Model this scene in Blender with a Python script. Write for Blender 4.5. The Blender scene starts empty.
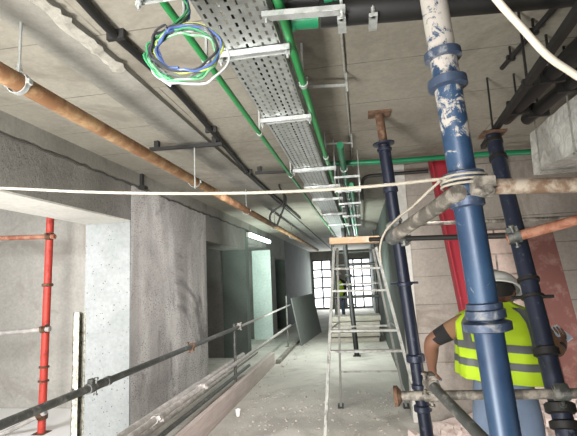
import bpy, bmesh, math, random
from mathutils import Vector, Matrix
random.seed(7)
S = bpy.context.scene
COL = S.collection
PI = math.pi

# ------------------------------------------------------------------ camera
FPX = 434.0
yaw, pit, rol = math.radians(-9.0), math.radians(7.9), math.radians(-2.6)
EYE = Vector((0, 0, 1.6))
Fv = Vector((math.sin(yaw)*math.cos(pit), math.cos(yaw)*math.cos(pit), math.sin(pit)))
_R = Vector((math.cos(yaw), -math.sin(yaw), 0)); _U = _R.cross(Fv)
Rv = _R*math.cos(rol) + _U*math.sin(rol); Uv = -_R*math.sin(rol) + _U*math.cos(rol)
cam = bpy.data.cameras.new('camera'); camo = bpy.data.objects.new('camera', cam); COL.objects.link(camo)
cam.sensor_width = 36; cam.lens = 36*FPX/577; cam.clip_start = .05
M4 = Matrix((Rv, Uv, -Fv)).transposed().to_4x4(); M4.translation = EYE
camo.matrix_world = M4
S.camera = camo
S.view_settings.view_transform = 'Standard'; S.view_settings.look = 'None'
S.view_settings.gamma = 1; S.view_settings.use_curve_mapping = False
S.view_settings.exposure = 0.35

# ------------------------------------------------------------------ sky
W = bpy.data.worlds.new('sky'); S.world = W; W.use_nodes = True
W.node_tree.nodes['Background'].inputs[0].default_value = (.95, .98, 1, 1)
W.node_tree.nodes['Background'].inputs[1].default_value = 2.2

# ------------------------------------------------------------------ lights of the place and unseen added fills
def area(name, loc, target, sx, sy, power, col=(1, 1, 1), spread=180):
    l = bpy.data.lights.new(name, 'AREA'); l.shape = 'RECTANGLE'; l.size = sx; l.size_y = sy
    l.energy = power; l.color = col; l.spread = math.radians(spread)
    o = bpy.data.objects.new(name, l); COL.objects.link(o); o.location = loc
    o.rotation_euler = (Vector(target)-Vector(loc)).to_track_quat('-Z', 'Y').to_euler()
    return o
area('rear_fill', (-.9, -1.4, 1.9), (-2.3, 5, 1.4), 1.4, .8, 84, (1, .97, .94), 95)  # added fill behind the camera, no such lamp in the place
area('ceiling_fill_left', (-1.6, -.5, .25), (-1.6, 2.8, 2.85), .9, .6, 128, (1, .98, .93), 140)  # added unseen uplight to brighten the left ceiling
area('ceiling_fill_right', (1.9, .6, .25), (.9, 2.6, 2.85), .6, .4, 5, (1, .93, .82), 150)  # added unseen uplight for the right ceiling
area('side_room_daylight', (-4.4, .4, 2.4), (-4.1, 4.9, .0), 1.2, 1.0, 170, (.97, .98, 1))
area('soffit_fill', (-3.7, 2.2, .15), (-2.9, 2.9, 2.3), .4, .4, 15, (1, .98, .95), 120)  # added uplight, stands in for floor bounce on the opening soffit
area('wall_fill', (-.9, 4.2, 2.2), (-2.42, 5.8, 1.2), .3, .5, 19, (1, .96, .96), 140)  # added fill without a fixture, lifts the pebble-dashed wall
area('corridor_fill', (-.5, 9.0, 2.55), (-.5, 9.0, 0), .3, 1.6, 52, (.92, 1, .96), 130)  # unseen overhead area light on the corridor floor, no fixture modelled
area('corridor_flood', (-1.0, 7.3, .35), (-.8, 9.6, 2.8), .3, .3, 75, (.87, 1, .93), 100)
area('niche_lamp', (-2.9, 9.7, 2.3), (-2.5, 11.7, 1.1), .2, .5, 30, (.8, 1, .93))
area('bay_fill', (2.4, 3.5, .7), (1.2, 5.1, .5), .5, .5, 17, (1, .94, .9))  # added unseen fill for the lower back wall and rubble
area('front_floor_fill', (.5, 3.9, 2.6), (.0, 4.6, 0), .3, .6, 13, (1, .97, .94), 120)  # added fill without a fixture, brightens the floor around the ladder
area('window_daylight', (-.9, 21.7, 1.4), (-.9, 10, 1.0), 2.6, 2.2, 120, (.95, 1, 1))

# ------------------------------------------------------------------ helpers
def ray(x, y): return Rv*((x-288.5)/FPX) - Uv*((y-218)/FPX) + Fv
def at(x, y, ax, v):
    d = ray(x, y); return EYE + d*((v-EYE[ax])/d[ax])
def atX(x, y, v): return at(x, y, 0, v)
def atY(x, y, v): return at(x, y, 1, v)
def atZ(x, y, v): return at(x, y, 2, v)

ORG = {}
class MB:
    def __init__(s): s.v = []; s.f = []
    def add(s, vs, fs):
        n = len(s.v); s.v += [Vector(v) for v in vs]; s.f += [tuple(i+n for i in f) for f in fs]; return s
    def box(s, lo, hi):
        x0, y0, z0 = lo; x1, y1, z1 = hi
        return s.add([(x0,y0,z0),(x1,y0,z0),(x1,y1,z0),(x0,y1,z0),(x0,y0,z1),(x1,y0,z1),(x1,y1,z1),(x0,y1,z1)],
                     [(0,3,2,1),(4,5,6,7),(0,1,5,4),(1,2,6,5),(2,3,7,6),(3,0,4,7)])
    def obox(s, c, ax, ay, az):   # oriented box: half-axis vectors
        c, ax, ay, az = map(Vector, (c, ax, ay, az))
        vs = [c+ax*i+ay*j+az*k for k in (-1, 1) for i, j in ((-1,-1),(1,-1),(1,1),(-1,1))]
        return s.add(vs, [(0,3,2,1),(4,5,6,7),(0,1,5,4),(1,2,6,5),(2,3,7,6),(3,0,4,7)])
    def beam(s, p0, p1, w, h, up=(0,0,1)):
        p0, p1 = Vector(p0), Vector(p1); d = p1-p0; L = d.length; d.normalize()
        sd = d.cross(Vector(up)); 
        if sd.length < 1e-4: sd = d.cross(Vector((1,0,0)))
        sd.normalize(); u = sd.cross(d)
        return s.obox((p0+p1)/2, sd*w/2, d*L/2, u*h/2)
    def lathe(s, p0, p1, prof, n=16, cap=True):  # prof: (t metres along axis, radius)
        p0, p1 = Vector(p0), Vector(p1); d = (p1-p0).normalized()
        a = d.cross(Vector((0,0,1)))
        if a.length < 1e-3: a = d.cross(Vector((1,0,0)))
        a.normalize(); b = d.cross(a)
        vs = []; fs = []
        for t, r in prof:
            for k in range(n):
                an = 2*PI*k/n; vs.append(p0+d*t+a*(r*math.cos(an))+b*(r*math.sin(an)))
        for i in range(len(prof)-1):
            for k in range(n):
                k2 = (k+1) % n; fs.append((i*n+k, (i+1)*n+k, (i+1)*n+k2, i*n+k2))
        if cap:
            fs.append(tuple(range(n))); m = (len(prof)-1)*n; fs.append(tuple(m+k for k in reversed(range(n))))
        return s.add(vs, fs)
    def tube(s, p0, p1, r, r2=None, n=14):
        L = (Vector(p1)-Vector(p0)).length
        return s.lathe(p0, p1, [(0, r), (L, r if r2 is None else r2)], n)
    def path(s, pts, r, n=8):
        pts = [Vector(p) for p in pts]; vs = []; fs = []; prev = None
        for i, p in enumerate(pts):
            d = (pts[min(i+1, len(pts)-1)]-pts[max(i-1, 0)]).normalized()
            if prev is None:
                a = d.cross(Vector((0,0,1)))
                if a.length < 1e-3: a = d.cross(Vector((1,0,0)))
            else: a = prev-d*prev.dot(d)
            a.normalize(); prev = a; b = d.cross(a)
            rr = r[i] if isinstance(r, (list, tuple)) else r
            vs += [p+a*(rr*math.cos(2*PI*k/n))+b*(rr*math.sin(2*PI*k/n)) for k in range(n)]
        for i in range(len(pts)-1):
            for k in range(n):
                k2 = (k+1) % n; fs.append((i*n+k, (i+1)*n+k, (i+1)*n+k2, i*n+k2))
        fs.append(tuple(range(n))); m = (len(pts)-1)*n; fs.append(tuple(m+k for k in reversed(range(n))))
        return s.add(vs, fs)
    def ball(s, c, rx, ry, rz, n=14, m=9, rot=None):
        c = Vector(c); vs = []; fs = []
        for i in range(m+1):
            th = PI*i/m
            for k in range(n):
                ph = 2*PI*k/n; v = Vector((rx*math.sin(th)*math.cos(ph), ry*math.sin(th)*math.sin(ph), rz*math.cos(th)))
                vs.append(c+(rot @ v if rot else v))
        for i in range(m):
            for k in range(n):
                k2 = (k+1) % n; fs.append((i*n+k, (i+1)*n+k, (i+1)*n+k2, i*n+k2))
        return s.add(vs, fs)
    def build(s, name, mat, parent=None, loc=None, bevel=0, smooth=True):
        if parent is not None: o0 = ORG[parent.name]
        else: o0 = Vector(loc) if loc is not None else Vector((0,0,0))
        me = bpy.data.meshes.new(name); me.from_pydata([v-o0 for v in s.v], [], s.f)
        bm = bmesh.new(); bm.from_mesh(me); bmesh.ops.remove_doubles(bm, verts=bm.verts, dist=1e-6)
        bmesh.ops.recalc_face_normals(bm, faces=bm.faces)
        if bevel: bmesh.ops.bevel(bm, geom=bm.edges[:], offset=bevel, segments=2, affect='EDGES', profile=.6)
        bm.to_mesh(me); bm.free()
        if smooth:
            me.polygons.foreach_set('use_smooth', [True]*len(me.polygons)); me.set_sharp_from_angle(angle=math.radians(38))
        me.materials.append(mat)
        o = bpy.data.objects.new(name, me); COL.objects.link(o)
        if parent is not None: o.parent = parent; ORG[o.name] = Vector(o0)
        else: o.location = o0; ORG[o.name] = Vector(o0)
        return o
def tag(o, label, cat, group=None):
    o['label'] = label; o['category'] = cat
    if group: o['group'] = group
    return o
def thing(name, label, cat, loc, group=None):
    o = bpy.data.objects.new(name, None); COL.objects.link(o); o.location = loc; o.empty_display_size = .1
    ORG[o.name] = Vector(loc); return tag(o, label, cat, group)
def struct(name, mb, mat, **k):
    o = mb.build(name, mat, **k); o['kind'] = 'structure'; return o
def catmull(pts, n=8):
    pts = [Vector(p) for p in pts]; out = []
    P = [pts[0]*2-pts[1]]+pts+[pts[-1]*2-pts[-2]]
    for i in range(1, len(P)-2):
        a, b, c, d = P[i-1:i+3]
        for k in range(n):
            t = k/n
            out.append(.5*((2*b)+(c-a)*t+(2*a-5*b+4*c-d)*t*t+(3*b-a-3*c+d)*t**3))
    out.append(pts[-1]); return out

# ------------------------------------------------------------------ materials
def srgb(r, g, b):
    f = lambda c: (c/255/12.92 if c/255 <= .04045 else ((c/255+.055)/1.055)**2.4)
    return (f(r), f(g), f(b), 1)
class NT:
    def __init__(s, name):
        s.m = bpy.data.materials.new(name); s.m.use_nodes = True; s.t = s.m.node_tree
        s.b = s.t.nodes['Principled BSDF']; s.tc = s.t.nodes.new('ShaderNodeTexCoord')
        s.geo = None
    def n(s, ty, **kw):
        x = s.t.nodes.new(ty)
        for k, v in kw.items(): setattr(x, k, v)
        return x
    def l(s, a, b): s.t.links.new(a, b)
    def noise(s, sc, det=6, rough=.6, dist=0, vec=None):
        x = s.n('ShaderNodeTexNoise'); x.inputs['Scale'].default_value = sc; x.inputs['Detail'].default_value = det
        x.inputs['Roughness'].default_value = rough; x.inputs['Distortion'].default_value = dist
        s.l(vec or s.tc.outputs['Object'], x.inputs['Vector']); return x.outputs['Fac']
    def ramp(s, fac, stops):
        r = s.n('ShaderNodeValToRGB'); e = r.color_ramp.elements
        while len(e) < len(stops): e.new(.5)
        for i, (p, c) in enumerate(stops): e[i].position = p; e[i].color = c if len(c) == 4 else (*c, 1)
        s.l(fac, r.inputs[0]); return r.outputs[0]
    def mix(s, fac, a, b, mode='MIX'):
        x = s.n('ShaderNodeMix', data_type='RGBA', blend_type=mode)
        for sock, v in ((x.inputs[0], fac), (x.inputs[6], a), (x.inputs[7], b)):
            if isinstance(v, (int, float)): sock.default_value = v
            elif isinstance(v, tuple): sock.default_value = v
            else: s.l(v, sock)
        return x.outputs[2]
    def bump(s, h, strength, dist=.02):
        b = s.n('ShaderNodeBump'); b.inputs['Strength'].default_value = strength; b.inputs['Distance'].default_value = dist
        s.l(h, b.inputs['Height']); s.l(b.outputs[0], s.b.inputs['Normal'])
    def scaled(s, v):
        m = s.n('ShaderNodeMapping'); m.inputs['Scale'].default_value = v; s.l(s.tc.outputs['Object'], m.inputs[0]); return m.outputs[0]
BW = lambda v: (v, v, v, 1)
def concrete(name, c1, c2, sc=1.2, fine=40, bump=.35, pits=.0, pit_col=(60,58,54), pit_sc=22, stain=None, stain_sc=.7, streak=None, joints=None, rough=.9):
    T = NT(name)
    big = T.noise(sc, 8, .65, .4); fi = T.noise(fine, 4, .7)
    col = T.mix(T.ramp(big, [(.32, BW(0)), (.68, BW(1))]), srgb(*c1), srgb(*c2))
    col = T.mix(T.ramp(fi, [(.3, BW(.0)), (.7, BW(.28))]), col, BW(.5), 'OVERLAY')
    fmul = T.ramp(fi, [(.25, BW(.72)), (.75, BW(1.0))]); col = T.mix(1.0, col, fmul, 'MULTIPLY')
    if streak:
        sv = T.noise(1.0, 5, .6, .3, T.scaled(streak[1])); col = T.mix(T.ramp(sv, [(.45, BW(0)), (.7, BW(streak[2]))]), col, srgb(*streak[0]))
    if stain:
        st = T.noise(stain_sc, 7, .7, 1.2); col = T.mix(T.ramp(st, [(.54, BW(0)), (.64, BW(.7))]), col, srgb(*stain))
    if pits:
        v = T.n('ShaderNodeTexVoronoi'); v.inputs['Scale'].default_value = pit_sc; T.l(T.tc.outputs['Object'], v.inputs['Vector'])
        n2 = T.noise(3.1, 3, .6); th = T.n('ShaderNodeMath', operation='MULTIPLY'); T.l(n2, th.inputs[0]); th.inputs[1].default_value = pits
        ls = T.n('ShaderNodeMath', operation='LESS_THAN'); T.l(v.outputs['Distance'], ls.inputs[0]); T.l(th.outputs[0], ls.inputs[1])
        col = T.mix(ls.outputs[0], col, srgb(*pit_col))
    if joints:
        b = T.n('ShaderNodeTexBrick'); b.offset = joints[4] if len(joints) > 4 else .5
        b.inputs['Scale'].default_value = 1; b.inputs['Brick Width'].default_value = joints[0]; b.inputs['Row Height'].default_value = joints[1]
        b.inputs['Mortar Size'].default_value = joints[2]; b.inputs['Mortar Smooth'].default_value = .6
        m = T.n('ShaderNodeMapping'); m.inputs['Rotation'].default_value = joints[3]; T.l(T.tc.outputs['Object'], m.inputs[0]); T.l(m.outputs[0], b.inputs['Vector'])
        wob = T.noise(5, 3, .6); ml = T.n('ShaderNodeMath', operation='MULTIPLY'); T.l(b.outputs['Fac'], ml.inputs[0]); T.l(T.ramp(wob, [(.35, BW(.25)), (.6, BW(.9))]), ml.inputs[1])
        col = T.mix(ml.outputs[0], col, srgb(70, 66, 60))
    T.l(col, T.b.inputs['Base Color']); T.b.inputs['Roughness'].default_value = rough
    h = T.mix(.5, T.noise(fine*.6, 6, .75), big); T.bump(h, bump, .02)
    return T.m
def metal(name, c, c2=None, met=.8, rough=.45, sc=14, lo=.5, hi=.62, c2rough=.9, bump=.1):
    T = NT(name); T.b.inputs['Metallic'].default_value = met; T.b.inputs['Roughness'].default_value = rough
    n = T.noise(sc, 7, .7, .3)
    if c2:
        k = T.ramp(n, [(lo, BW(0)), (hi, BW(1))]); T.l(T.mix(k, srgb(*c), srgb(*c2)), T.b.inputs['Base Color'])
        T.l(T.ramp(n, [(lo, BW(rough)), (hi, BW(c2rough))]), T.b.inputs['Roughness'])
        T.l(T.ramp(n, [(lo, BW(met)), (hi, BW(0))]), T.b.inputs['Metallic'])
    else:
        T.l(T.mix(n, srgb(*c), tuple(x*.75 for x in srgb(*c)[:3])+(1,)), T.b.inputs['Base Color'])
    T.bump(n, bump, .004); return T.m
def plain(name, c, rough=.6, var=.15, sc=20, bump=.05, emit=0):
    T = NT(name); n = T.noise(sc, 5, .6); b = srgb(*c)
    T.l(T.mix(n, b, tuple(x*(1-2*var) for x in b[:3])+(1,)), T.b.inputs['Base Color']); T.b.inputs['Roughness'].default_value = rough
    if emit: T.b.inputs['Emission Color'].default_value = b; T.b.inputs['Emission Strength'].default_value = emit
    T.bump(n, bump, .005); return T.m
def wood(name, c, c2, axis_scale=(30, 2, 30)):
    T = NT(name); n = T.noise(1, 6, .65, .4, T.scaled(axis_scale)); n2 = T.noise(7, 5, .7)
    col = T.mix(T.ramp(n, [(.35, BW(0)), (.65, BW(1))]), srgb(*c), srgb(*c2)); col = T.mix(T.ramp(n2, [(.5, BW(0)), (.65, BW(.5))]), col, srgb(190, 182, 172))
    T.l(col, T.b.inputs['Base Color']); T.b.inputs['Roughness'].default_value = .85; T.bump(n, .2, .004); return T.m

m_floor = concrete('dusty concrete floor', (164,160,152), (200,196,186), .9, 55, .6, stain=(138,134,127), stain_sc=.8)
m_ceil = concrete('slab soffit concrete', (128,123,112), (150,146,134), .8, 30, .2, stain=(108,102,92), stain_sc=.9, joints=(2.4, .62, .006, (0,0,0)))
m_wall = concrete('cast concrete wall', (106,104,99), (136,134,127), 1.1, 45, .9, pits=.4, pit_col=(84,82,77), pit_sc=38, stain=(86,84,79))
m_band = concrete('beam face concrete', (118,116,108), (142,140,132), 1.4, 30, .2, stain=(96,94,88), stain_sc=1.2)
m_pebble = concrete('pebble dashed grey render', (138,135,131), (178,175,170), 1.0, 40, 2.2, pits=.5, pit_col=(108,103,104), pit_sc=42, streak=((222,219,215), (1,1.1,.35), .9), stain=(82,78,78), stain_sc=.9)
m_jamb = concrete('pale trowelled concrete', (132,136,135), (158,161,161), 1.5, 25, .15, pits=.26, pit_col=(84,86,82))
m_soffit = concrete('opening soffit concrete', (188,186,178), (205,203,196), 2, 25, .2)
m_room = concrete('side room concrete', (172,168,160), (194,190,182), .9, 30, .15, stain=(150,144,136), stain_sc=1.1)
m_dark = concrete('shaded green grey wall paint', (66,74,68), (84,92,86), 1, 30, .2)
m_panel = concrete('precast wall panel', (138,131,123), (166,159,150), 1.0, 35, .3, stain=(116,106,97), stain_sc=1.0, joints=(30, .31, .006, (PI/2,0,0)))
m_block = concrete('pink plastered blockwork', (196,172,160), (222,204,194), 1.6, 30, .4, joints=(.42, .22, .014, (PI/2,0,0)))
m_strip = concrete('pale plaster strip', (178,176,170), (196,194,188), 2, 20, .2)
m_lit_reveal = concrete('reveal tinted with green lamp light', (196,212,204), (214,228,220), 1.5, 20, .1)  # greenish lamp light on the reveal is put into its colour
m_galv = metal('galvanised steel', (176,180,178), (150,152,150), .75, .42, 30, .45, .6, .55)
m_strut = metal('dusty galvanised steel', (168,168,160), (140,138,130), .5, .55, 25)
m_scaf = metal('mortar crusted scaffold steel', (88,84,78), (134,128,118), .4, .6, 16, .46, .6)
m_scaf_d = metal('dark scaffold steel', (88,90,88), (124,122,116), .55, .5, 22, .5, .66)
m_scaf_l = metal('worn bright scaffold steel', (164,160,156), (190,184,178), .35, .5, 16, .45, .62)
m_rustpipe = metal('rusty steel pipe', (118,84,56), (150,122,88), .15, .75, 7, .45, .62)
m_rust = metal('brown rust', (84,60,44), (112,88,70), .2, .85, 18, .45, .6)
m_navy = metal('navy painted prop steel', (25,31,47), (76,82,94), .3, .45, 26, .6, .68)
m_blackn = metal('black blue prop steel', (36,42,58), (84,88,94), .3, .45, 26, .6, .68)
m_red = metal('red painted prop steel', (186,62,50), (150,52,44), .1, .5, 10, .5, .65)
m_redbeam = metal('crimson primed steel', (150,26,44), (176,120,124), .1, .5, 9, .62, .72)
m_orange = metal('orange rusted tube', (142,84,64), (168,122,100), .15, .75, 12, .45, .6)
m_black = plain('black rubber', (17,17,17), .55)
m_blackp = plain('black painted steel', (24,23,22), .6)
m_green = plain('green conduit plastic', (34,128,66), .4, .12, 8)
m_green_d = plain('dark green pipe plastic', (20,112,74), .35, .1, 8)
m_rope = plain('off white rope', (156,149,136), .9, .2, 90, .4)
m_cable = plain('white cable sheath', (196,189,174), .5, .06)
m_alu = metal('aluminium ladder rail', (132,132,127), (106,103,98), .45, .5, 20, .5, .65)
m_plank = wood('pale timber', (188,160,128), (160,130,102), (3, 30, 30))
m_toe = wood('dusty toe board timber', (196,182,176), (172,158,150), (30, 2, 30))
m_ply = plain('grey plywood', (122,126,122), .8, .12, 6)
m_redboard = metal('reddish brown board', (104,66,60), (128,98,90), 0, .85, 7, .5, .66)
m_white = plain('white of cup and floor glare', (244,244,242), .5, .03)  # cup plastic, and stand-in for glare on the side room floor
m_lamp = plain('lit fluorescent diffuser', (232,255,244), .5, 0, emit=6)
m_timber = wood('grey old timber', (128,124,114), (98,94,86), (2, 30, 30))

# cement-splashed blue prop
T = NT('bright blue prop steel splashed with cement')
n1 = T.noise(22, 7, .75, .6); n2 = T.noise(5, 5, .6)
sep = T.n('ShaderNodeSeparateXYZ'); T.l(T.tc.outputs['Object'], sep.inputs[0])
mr = T.n('ShaderNodeMapRange'); mr.inputs[1].default_value = 1.75; mr.inputs[2].default_value = 2.3; mr.inputs[3].default_value = -.07; mr.inputs[4].default_value = .17; T.l(sep.outputs[2], mr.inputs[0])
ad = T.n('ShaderNodeMath', operation='ADD'); T.l(n1, ad.inputs[0]); T.l(mr.outputs[0], ad.inputs[1])
k = T.ramp(ad.outputs[0], [(.57, BW(0)), (.61, BW(1))])
col = T.mix(T.ramp(n2, [(.4, BW(0)), (.65, BW(1))]), srgb(28, 48, 74), srgb(44, 68, 94))
T.l(T.mix(k, col, srgb(158, 153, 146)), T.b.inputs['Base Color']); T.l(T.ramp(k, [(0, BW(.42)), (1, BW(.9))]), T.b.inputs['Roughness'])
T.b.inputs['Metallic'].default_value = .15; T.bump(k, .35, .006); m_blue = T.m
m_bluering = metal('worn blue grey casting', (56,68,88), (124,126,126), .35, .45, 20, .52, .66)

# perforated tray: staggered slots cut through the sheet
T = NT('perforated galvanised sheet')
b = T.n('ShaderNodeTexBrick'); b.offset = .5
for kk, v in (('Scale', 1), ('Brick Width', .054), ('Row Height', .034), ('Mortar Size', .0115), ('Mortar Smooth', 0)): b.inputs[kk].default_value = v
mp = T.n('ShaderNodeMapping'); mp.inputs['Rotation'].default_value = (0, 0, PI/2); T.l(T.tc.outputs['Object'], mp.inputs[0]); T.l(mp.outputs[0], b.inputs['Vector'])
T.b.inputs['Metallic'].default_value = .7; T.b.inputs['Roughness'].default_value = .45
T.l(T.ramp(T.noise(14, 6, .7), [(.3, srgb(150,154,152)), (.7, srgb(188,192,190))]), T.b.inputs['Base Color'])
tr = T.n('ShaderNodeBsdfTransparent'); mx = T.n('ShaderNodeMixShader'); T.l(b.outputs['Fac'], mx.inputs[0]); T.l(tr.outputs[0], mx.inputs[1]); T.l(T.b.outputs[0], mx.inputs[2])
T.l(mx.outputs[0], T.t.nodes['Material Output'].inputs[0]); m_tray = T.m

# translucent crumpled plastic
T = NT('crumpled clear polythene'); n = T.noise(9, 5, .6, 1.5)
T.l(T.ramp(n, [(.35, srgb(176,176,172)), (.62, srgb(214,214,210))]), T.b.inputs['Base Color']); T.b.inputs['Roughness'].default_value = .22
T.bump(n, .45, .03); m_poly = T.m

# ------------------------------------------------------------------ the setting
CZ = 2.85; WX = -2.42; WT = .52; FARY = 22.0; BY = 5.1
struct('floor', MB().box((-6, -2, -.2), (4, FARY+.4, 0)), m_floor)
struct('ceiling', MB().box((-6, -2, CZ), (4, FARY+.4, CZ+.25)), m_ceil)
# left wall, from the camera side to the far end: piers and headers around its openings
struct('wall_left_near', MB().box((WX-WT, -2, 0), (WX, 1.55, CZ)), m_wall)
struct('wall_left_header', MB().box((WX-WT, 1.55, 2.3), (WX, 4.32, CZ)), m_soffit if False else m_wall)
struct('wall_left_pebble', MB().box((WX-WT, 4.345, 0), (WX, 6.68, CZ)), m_pebble)
struct('trim_1', MB().box((WX-WT, 4.32, 0), (WX-.001, 4.345, 2.3)), m_jamb)          # pale reveal of the first opening
struct('trim_2', MB().box((WX-WT, 1.55, 2.285), (WX-.001, 4.32, 2.3)), m_soffit)     # its soffit
struct('wall_left_dark_header', MB().box((WX-WT, 6.68, 2.26), (WX, 9.1, CZ)), m_wall)
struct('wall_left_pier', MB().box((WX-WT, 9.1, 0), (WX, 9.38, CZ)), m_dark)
struct('wall_left_lit_header', MB().box((WX-WT, 9.38, 2.4), (WX, 11.76, CZ)), m_wall)
struct('wall_left_second_pier', MB().box((WX-WT, 11.78, 0), (WX, 12.4, CZ)), m_wall)
struct('trim_3', MB().box((WX-WT, 11.755, 0), (WX-.001, 11.78, 2.4)), m_lit_reveal)
struct('wall_left_third_header', MB().box((WX-WT, 12.4, 2.2), (WX, 14.1, CZ)), m_wall)
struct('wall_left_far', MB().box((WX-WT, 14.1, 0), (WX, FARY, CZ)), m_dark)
# crack-like cold joint: upper beam face stands 15 mm proud of the wall
jag = MB(); ys = [-1+.09*i for i in range(125)]
low = [2.70+random.uniform(-.012, .012) for _ in ys]
vs = []; fs = []
for y, z in zip(ys, low): vs += [(WX+.001, y, z), (WX+.022, y, z+.006), (WX+.022, y, CZ), (WX+.001, y, CZ)]
for i in range(len(ys)-1):
    for k in range(4): fs.append((i*4+k, i*4+(k+1) % 4, i*4+4+(k+1) % 4, i*4+4+k))
fs += [(0,1,2,3), tuple(len(vs)-4+k for k in (3,2,1,0))]
struct('trim_4', jag.add(vs, fs), m_band)
ck = MB(); vs = []; fs = []
for i, (y, z) in enumerate(zip(ys, low)):
    t_ = random.uniform(.004, .016); vs += [(WX+.024, y, z-.004), (WX+.024, y, z-.004-t_), (WX-.005, y, z-.004-t_), (WX-.005, y, z-.004)]
for i in range(len(ys)-1):
    for k in range(4): fs.append((i*4+k, i*4+(k+1) % 4, i*4+4+(k+1) % 4, i*4+4+k))
struct('trim_8', ck.add(vs, fs), concrete('dark crack shade', (62,59,54), (84,80,74), 6, 40))  # dark strip added in place of the shade inside the crack
# side room behind the first opening
struct('wall_side_room_end', MB().box((-6, 5.55, 0), (WX-WT, 5.75, CZ)), m_room)
struct('wall_side_room_back', MB().box((-6.2, -2, 0), (-6, 15, CZ)), m_room)
struct('wall_niche_near', MB().box((-6, 9.15, 0), (WX-WT, 9.33, CZ)), m_wall)
struct('wall_niche_far', MB().box((-6, 11.9, 0), (WX-WT, 12.1, CZ)), m_wall)
struct('wall_recess_back', MB().box((-3.7, 5.75, 0), (-3.5, 9.15, CZ)), m_wall)
struct('wall_third_back', MB().box((-3.9, 12.1, 0), (-3.7, 15, CZ)), m_wall)
# right bay
struct('wall_back', MB().box((.56, BY, 0), (4, BY+.2, CZ)), m_panel)
struct('trim_5', MB().box((.46, BY-.02, 0), (.58, BY+.2, CZ)), m_strip)
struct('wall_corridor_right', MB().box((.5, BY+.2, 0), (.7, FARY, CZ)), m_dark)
struct('wall_blockwork', MB().box((1.30, BY-.05, 0), (1.86, BY, 2.02)), m_block)
struct('wall_right', MB().box((3.4, -2, 0), (3.6, BY+.2, CZ)), m_wall)
struct('wall_behind', MB().box((-6, -2.2, 0), (4, -2, CZ)), m_wall)
# far end: barred opening full of daylight
struct('wall_far_left', MB().box((-6, FARY, 0), (WX+.05, FARY+.2, CZ)), m_wall)
struct('wall_far_header', MB().box((WX+.05, FARY, 2.45), (.7, FARY+.2, CZ)), m_wall)
struct('wall_far_pier', MB().box((-1.45, FARY, 0), (-.75, FARY+.2, 2.45)), m_wall)
for i, (x0, x1) in enumerate(((-2.37, -1.45), (-.75, .5))):
    w = MB(); n = max(2, round((x1-x0)/.4))
    for k in range(n+1): w.box((x0+(x1-x0)*k/n-.035, FARY+.02, 0), (x0+(x1-x0)*k/n+.035, FARY+.09, 2.45))
    for z in (0.04, .55, 1.05, 1.55, 1.95, 2.41): w.box((x0, FARY+.03, z-.035), (x1, FARY+.08, z+.035))
    struct('window_%d' % (i+1), w, m_blackp)
# ceiling: shallow formwork step and a rough grout ridge beside it
struct('trim_6', MB().box((-1.52, -1, CZ-.035), (-1.24, 20, CZ)), m_band)
gr = MB(); vs = []; fs = []; N = 36
for i in range(N):
    y = .9+i*.036; wdt = .002+random.uniform(0, .014)
    vs += [(-1.29-wdt*.5+random.uniform(-.015,.015)-.02*i/N, y, CZ-.036), (-1.27+random.uniform(-.01,.01), y, CZ-.036-random.uniform(.012,.03)), (-1.235+wdt*.4+random.uniform(-.015,.015), y, CZ-.0355)]
for i in range(N-1):
    for k in range(2): fs.append((i*3+k, i*3+k+1, i*3+k+4, i*3+k+3))
struct('trim_7', gr.add(vs, fs), concrete('grout smear', (150,147,138), (176,172,162), 5, 50, .6))

# ------------------------------------------------------------------ scaffold helpers
def ring(mb, p0, p1, t, r, h, bev=.3):
    mb.lathe(p0, p1, [(t-h/2, r*.82), (t-h/2*(1-bev), r), (t+h/2*(1-bev), r), (t+h/2, r*.82)], 18)
def tube_thing(name, label, cat, p0, p1, r, mat, group=None, n=14):
    mid = Vector(p0); o = thing(name, label, cat, mid, group)
    L = (Vector(p1)-Vector(p0)).length
    MB().lathe(p0, p1, [(0, r*.78), (0, r), (L, r), (L, r*.78)], n).build('tube', mat, o)
    return o
def coupler(parent, p, d, r, mat, other=(0,0,1)):
    """swivel coupler: two half shells with a bolt and nuts"""
    p, d = Vector(p), Vector(d).normalized(); mb = MB()
    mb.lathe(p-d*.03, p+d*.03, [(0, r*1.02), (0, r*1.35), (.06, r*1.35), (.06, r*1.02)], 14)
    o = Vector(other); o = (o-d*o.dot(d)).normalized(); s = d.cross(o)
    mb.obox(p+o*r*1.6, d*.026, s*r*.7, o*r*.55)
    c = mb.build('coupler', mat, parent)
    for sg, m0, m1, kq in ((1, 1.1, 2.6, 1.2), (-1, .8, 1.9, 1.35)):
        b0 = p+o*r*m0*sg+s*r*kq; b1 = p+o*r*m1*sg+s*r*kq; L = (b1-b0).length
        MB().lathe(b0, b1, [(0, .007), (L*.7, .007), (L*.7, .014), (L, .014)], 8).build('bolt', mat, c)
    return c
def along(p0, p1, z):
    p0, p1 = Vector(p0), Vector(p1); return p0+(p1-p0)*((z-p0.z)/(p1.z-p0.z))

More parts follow.
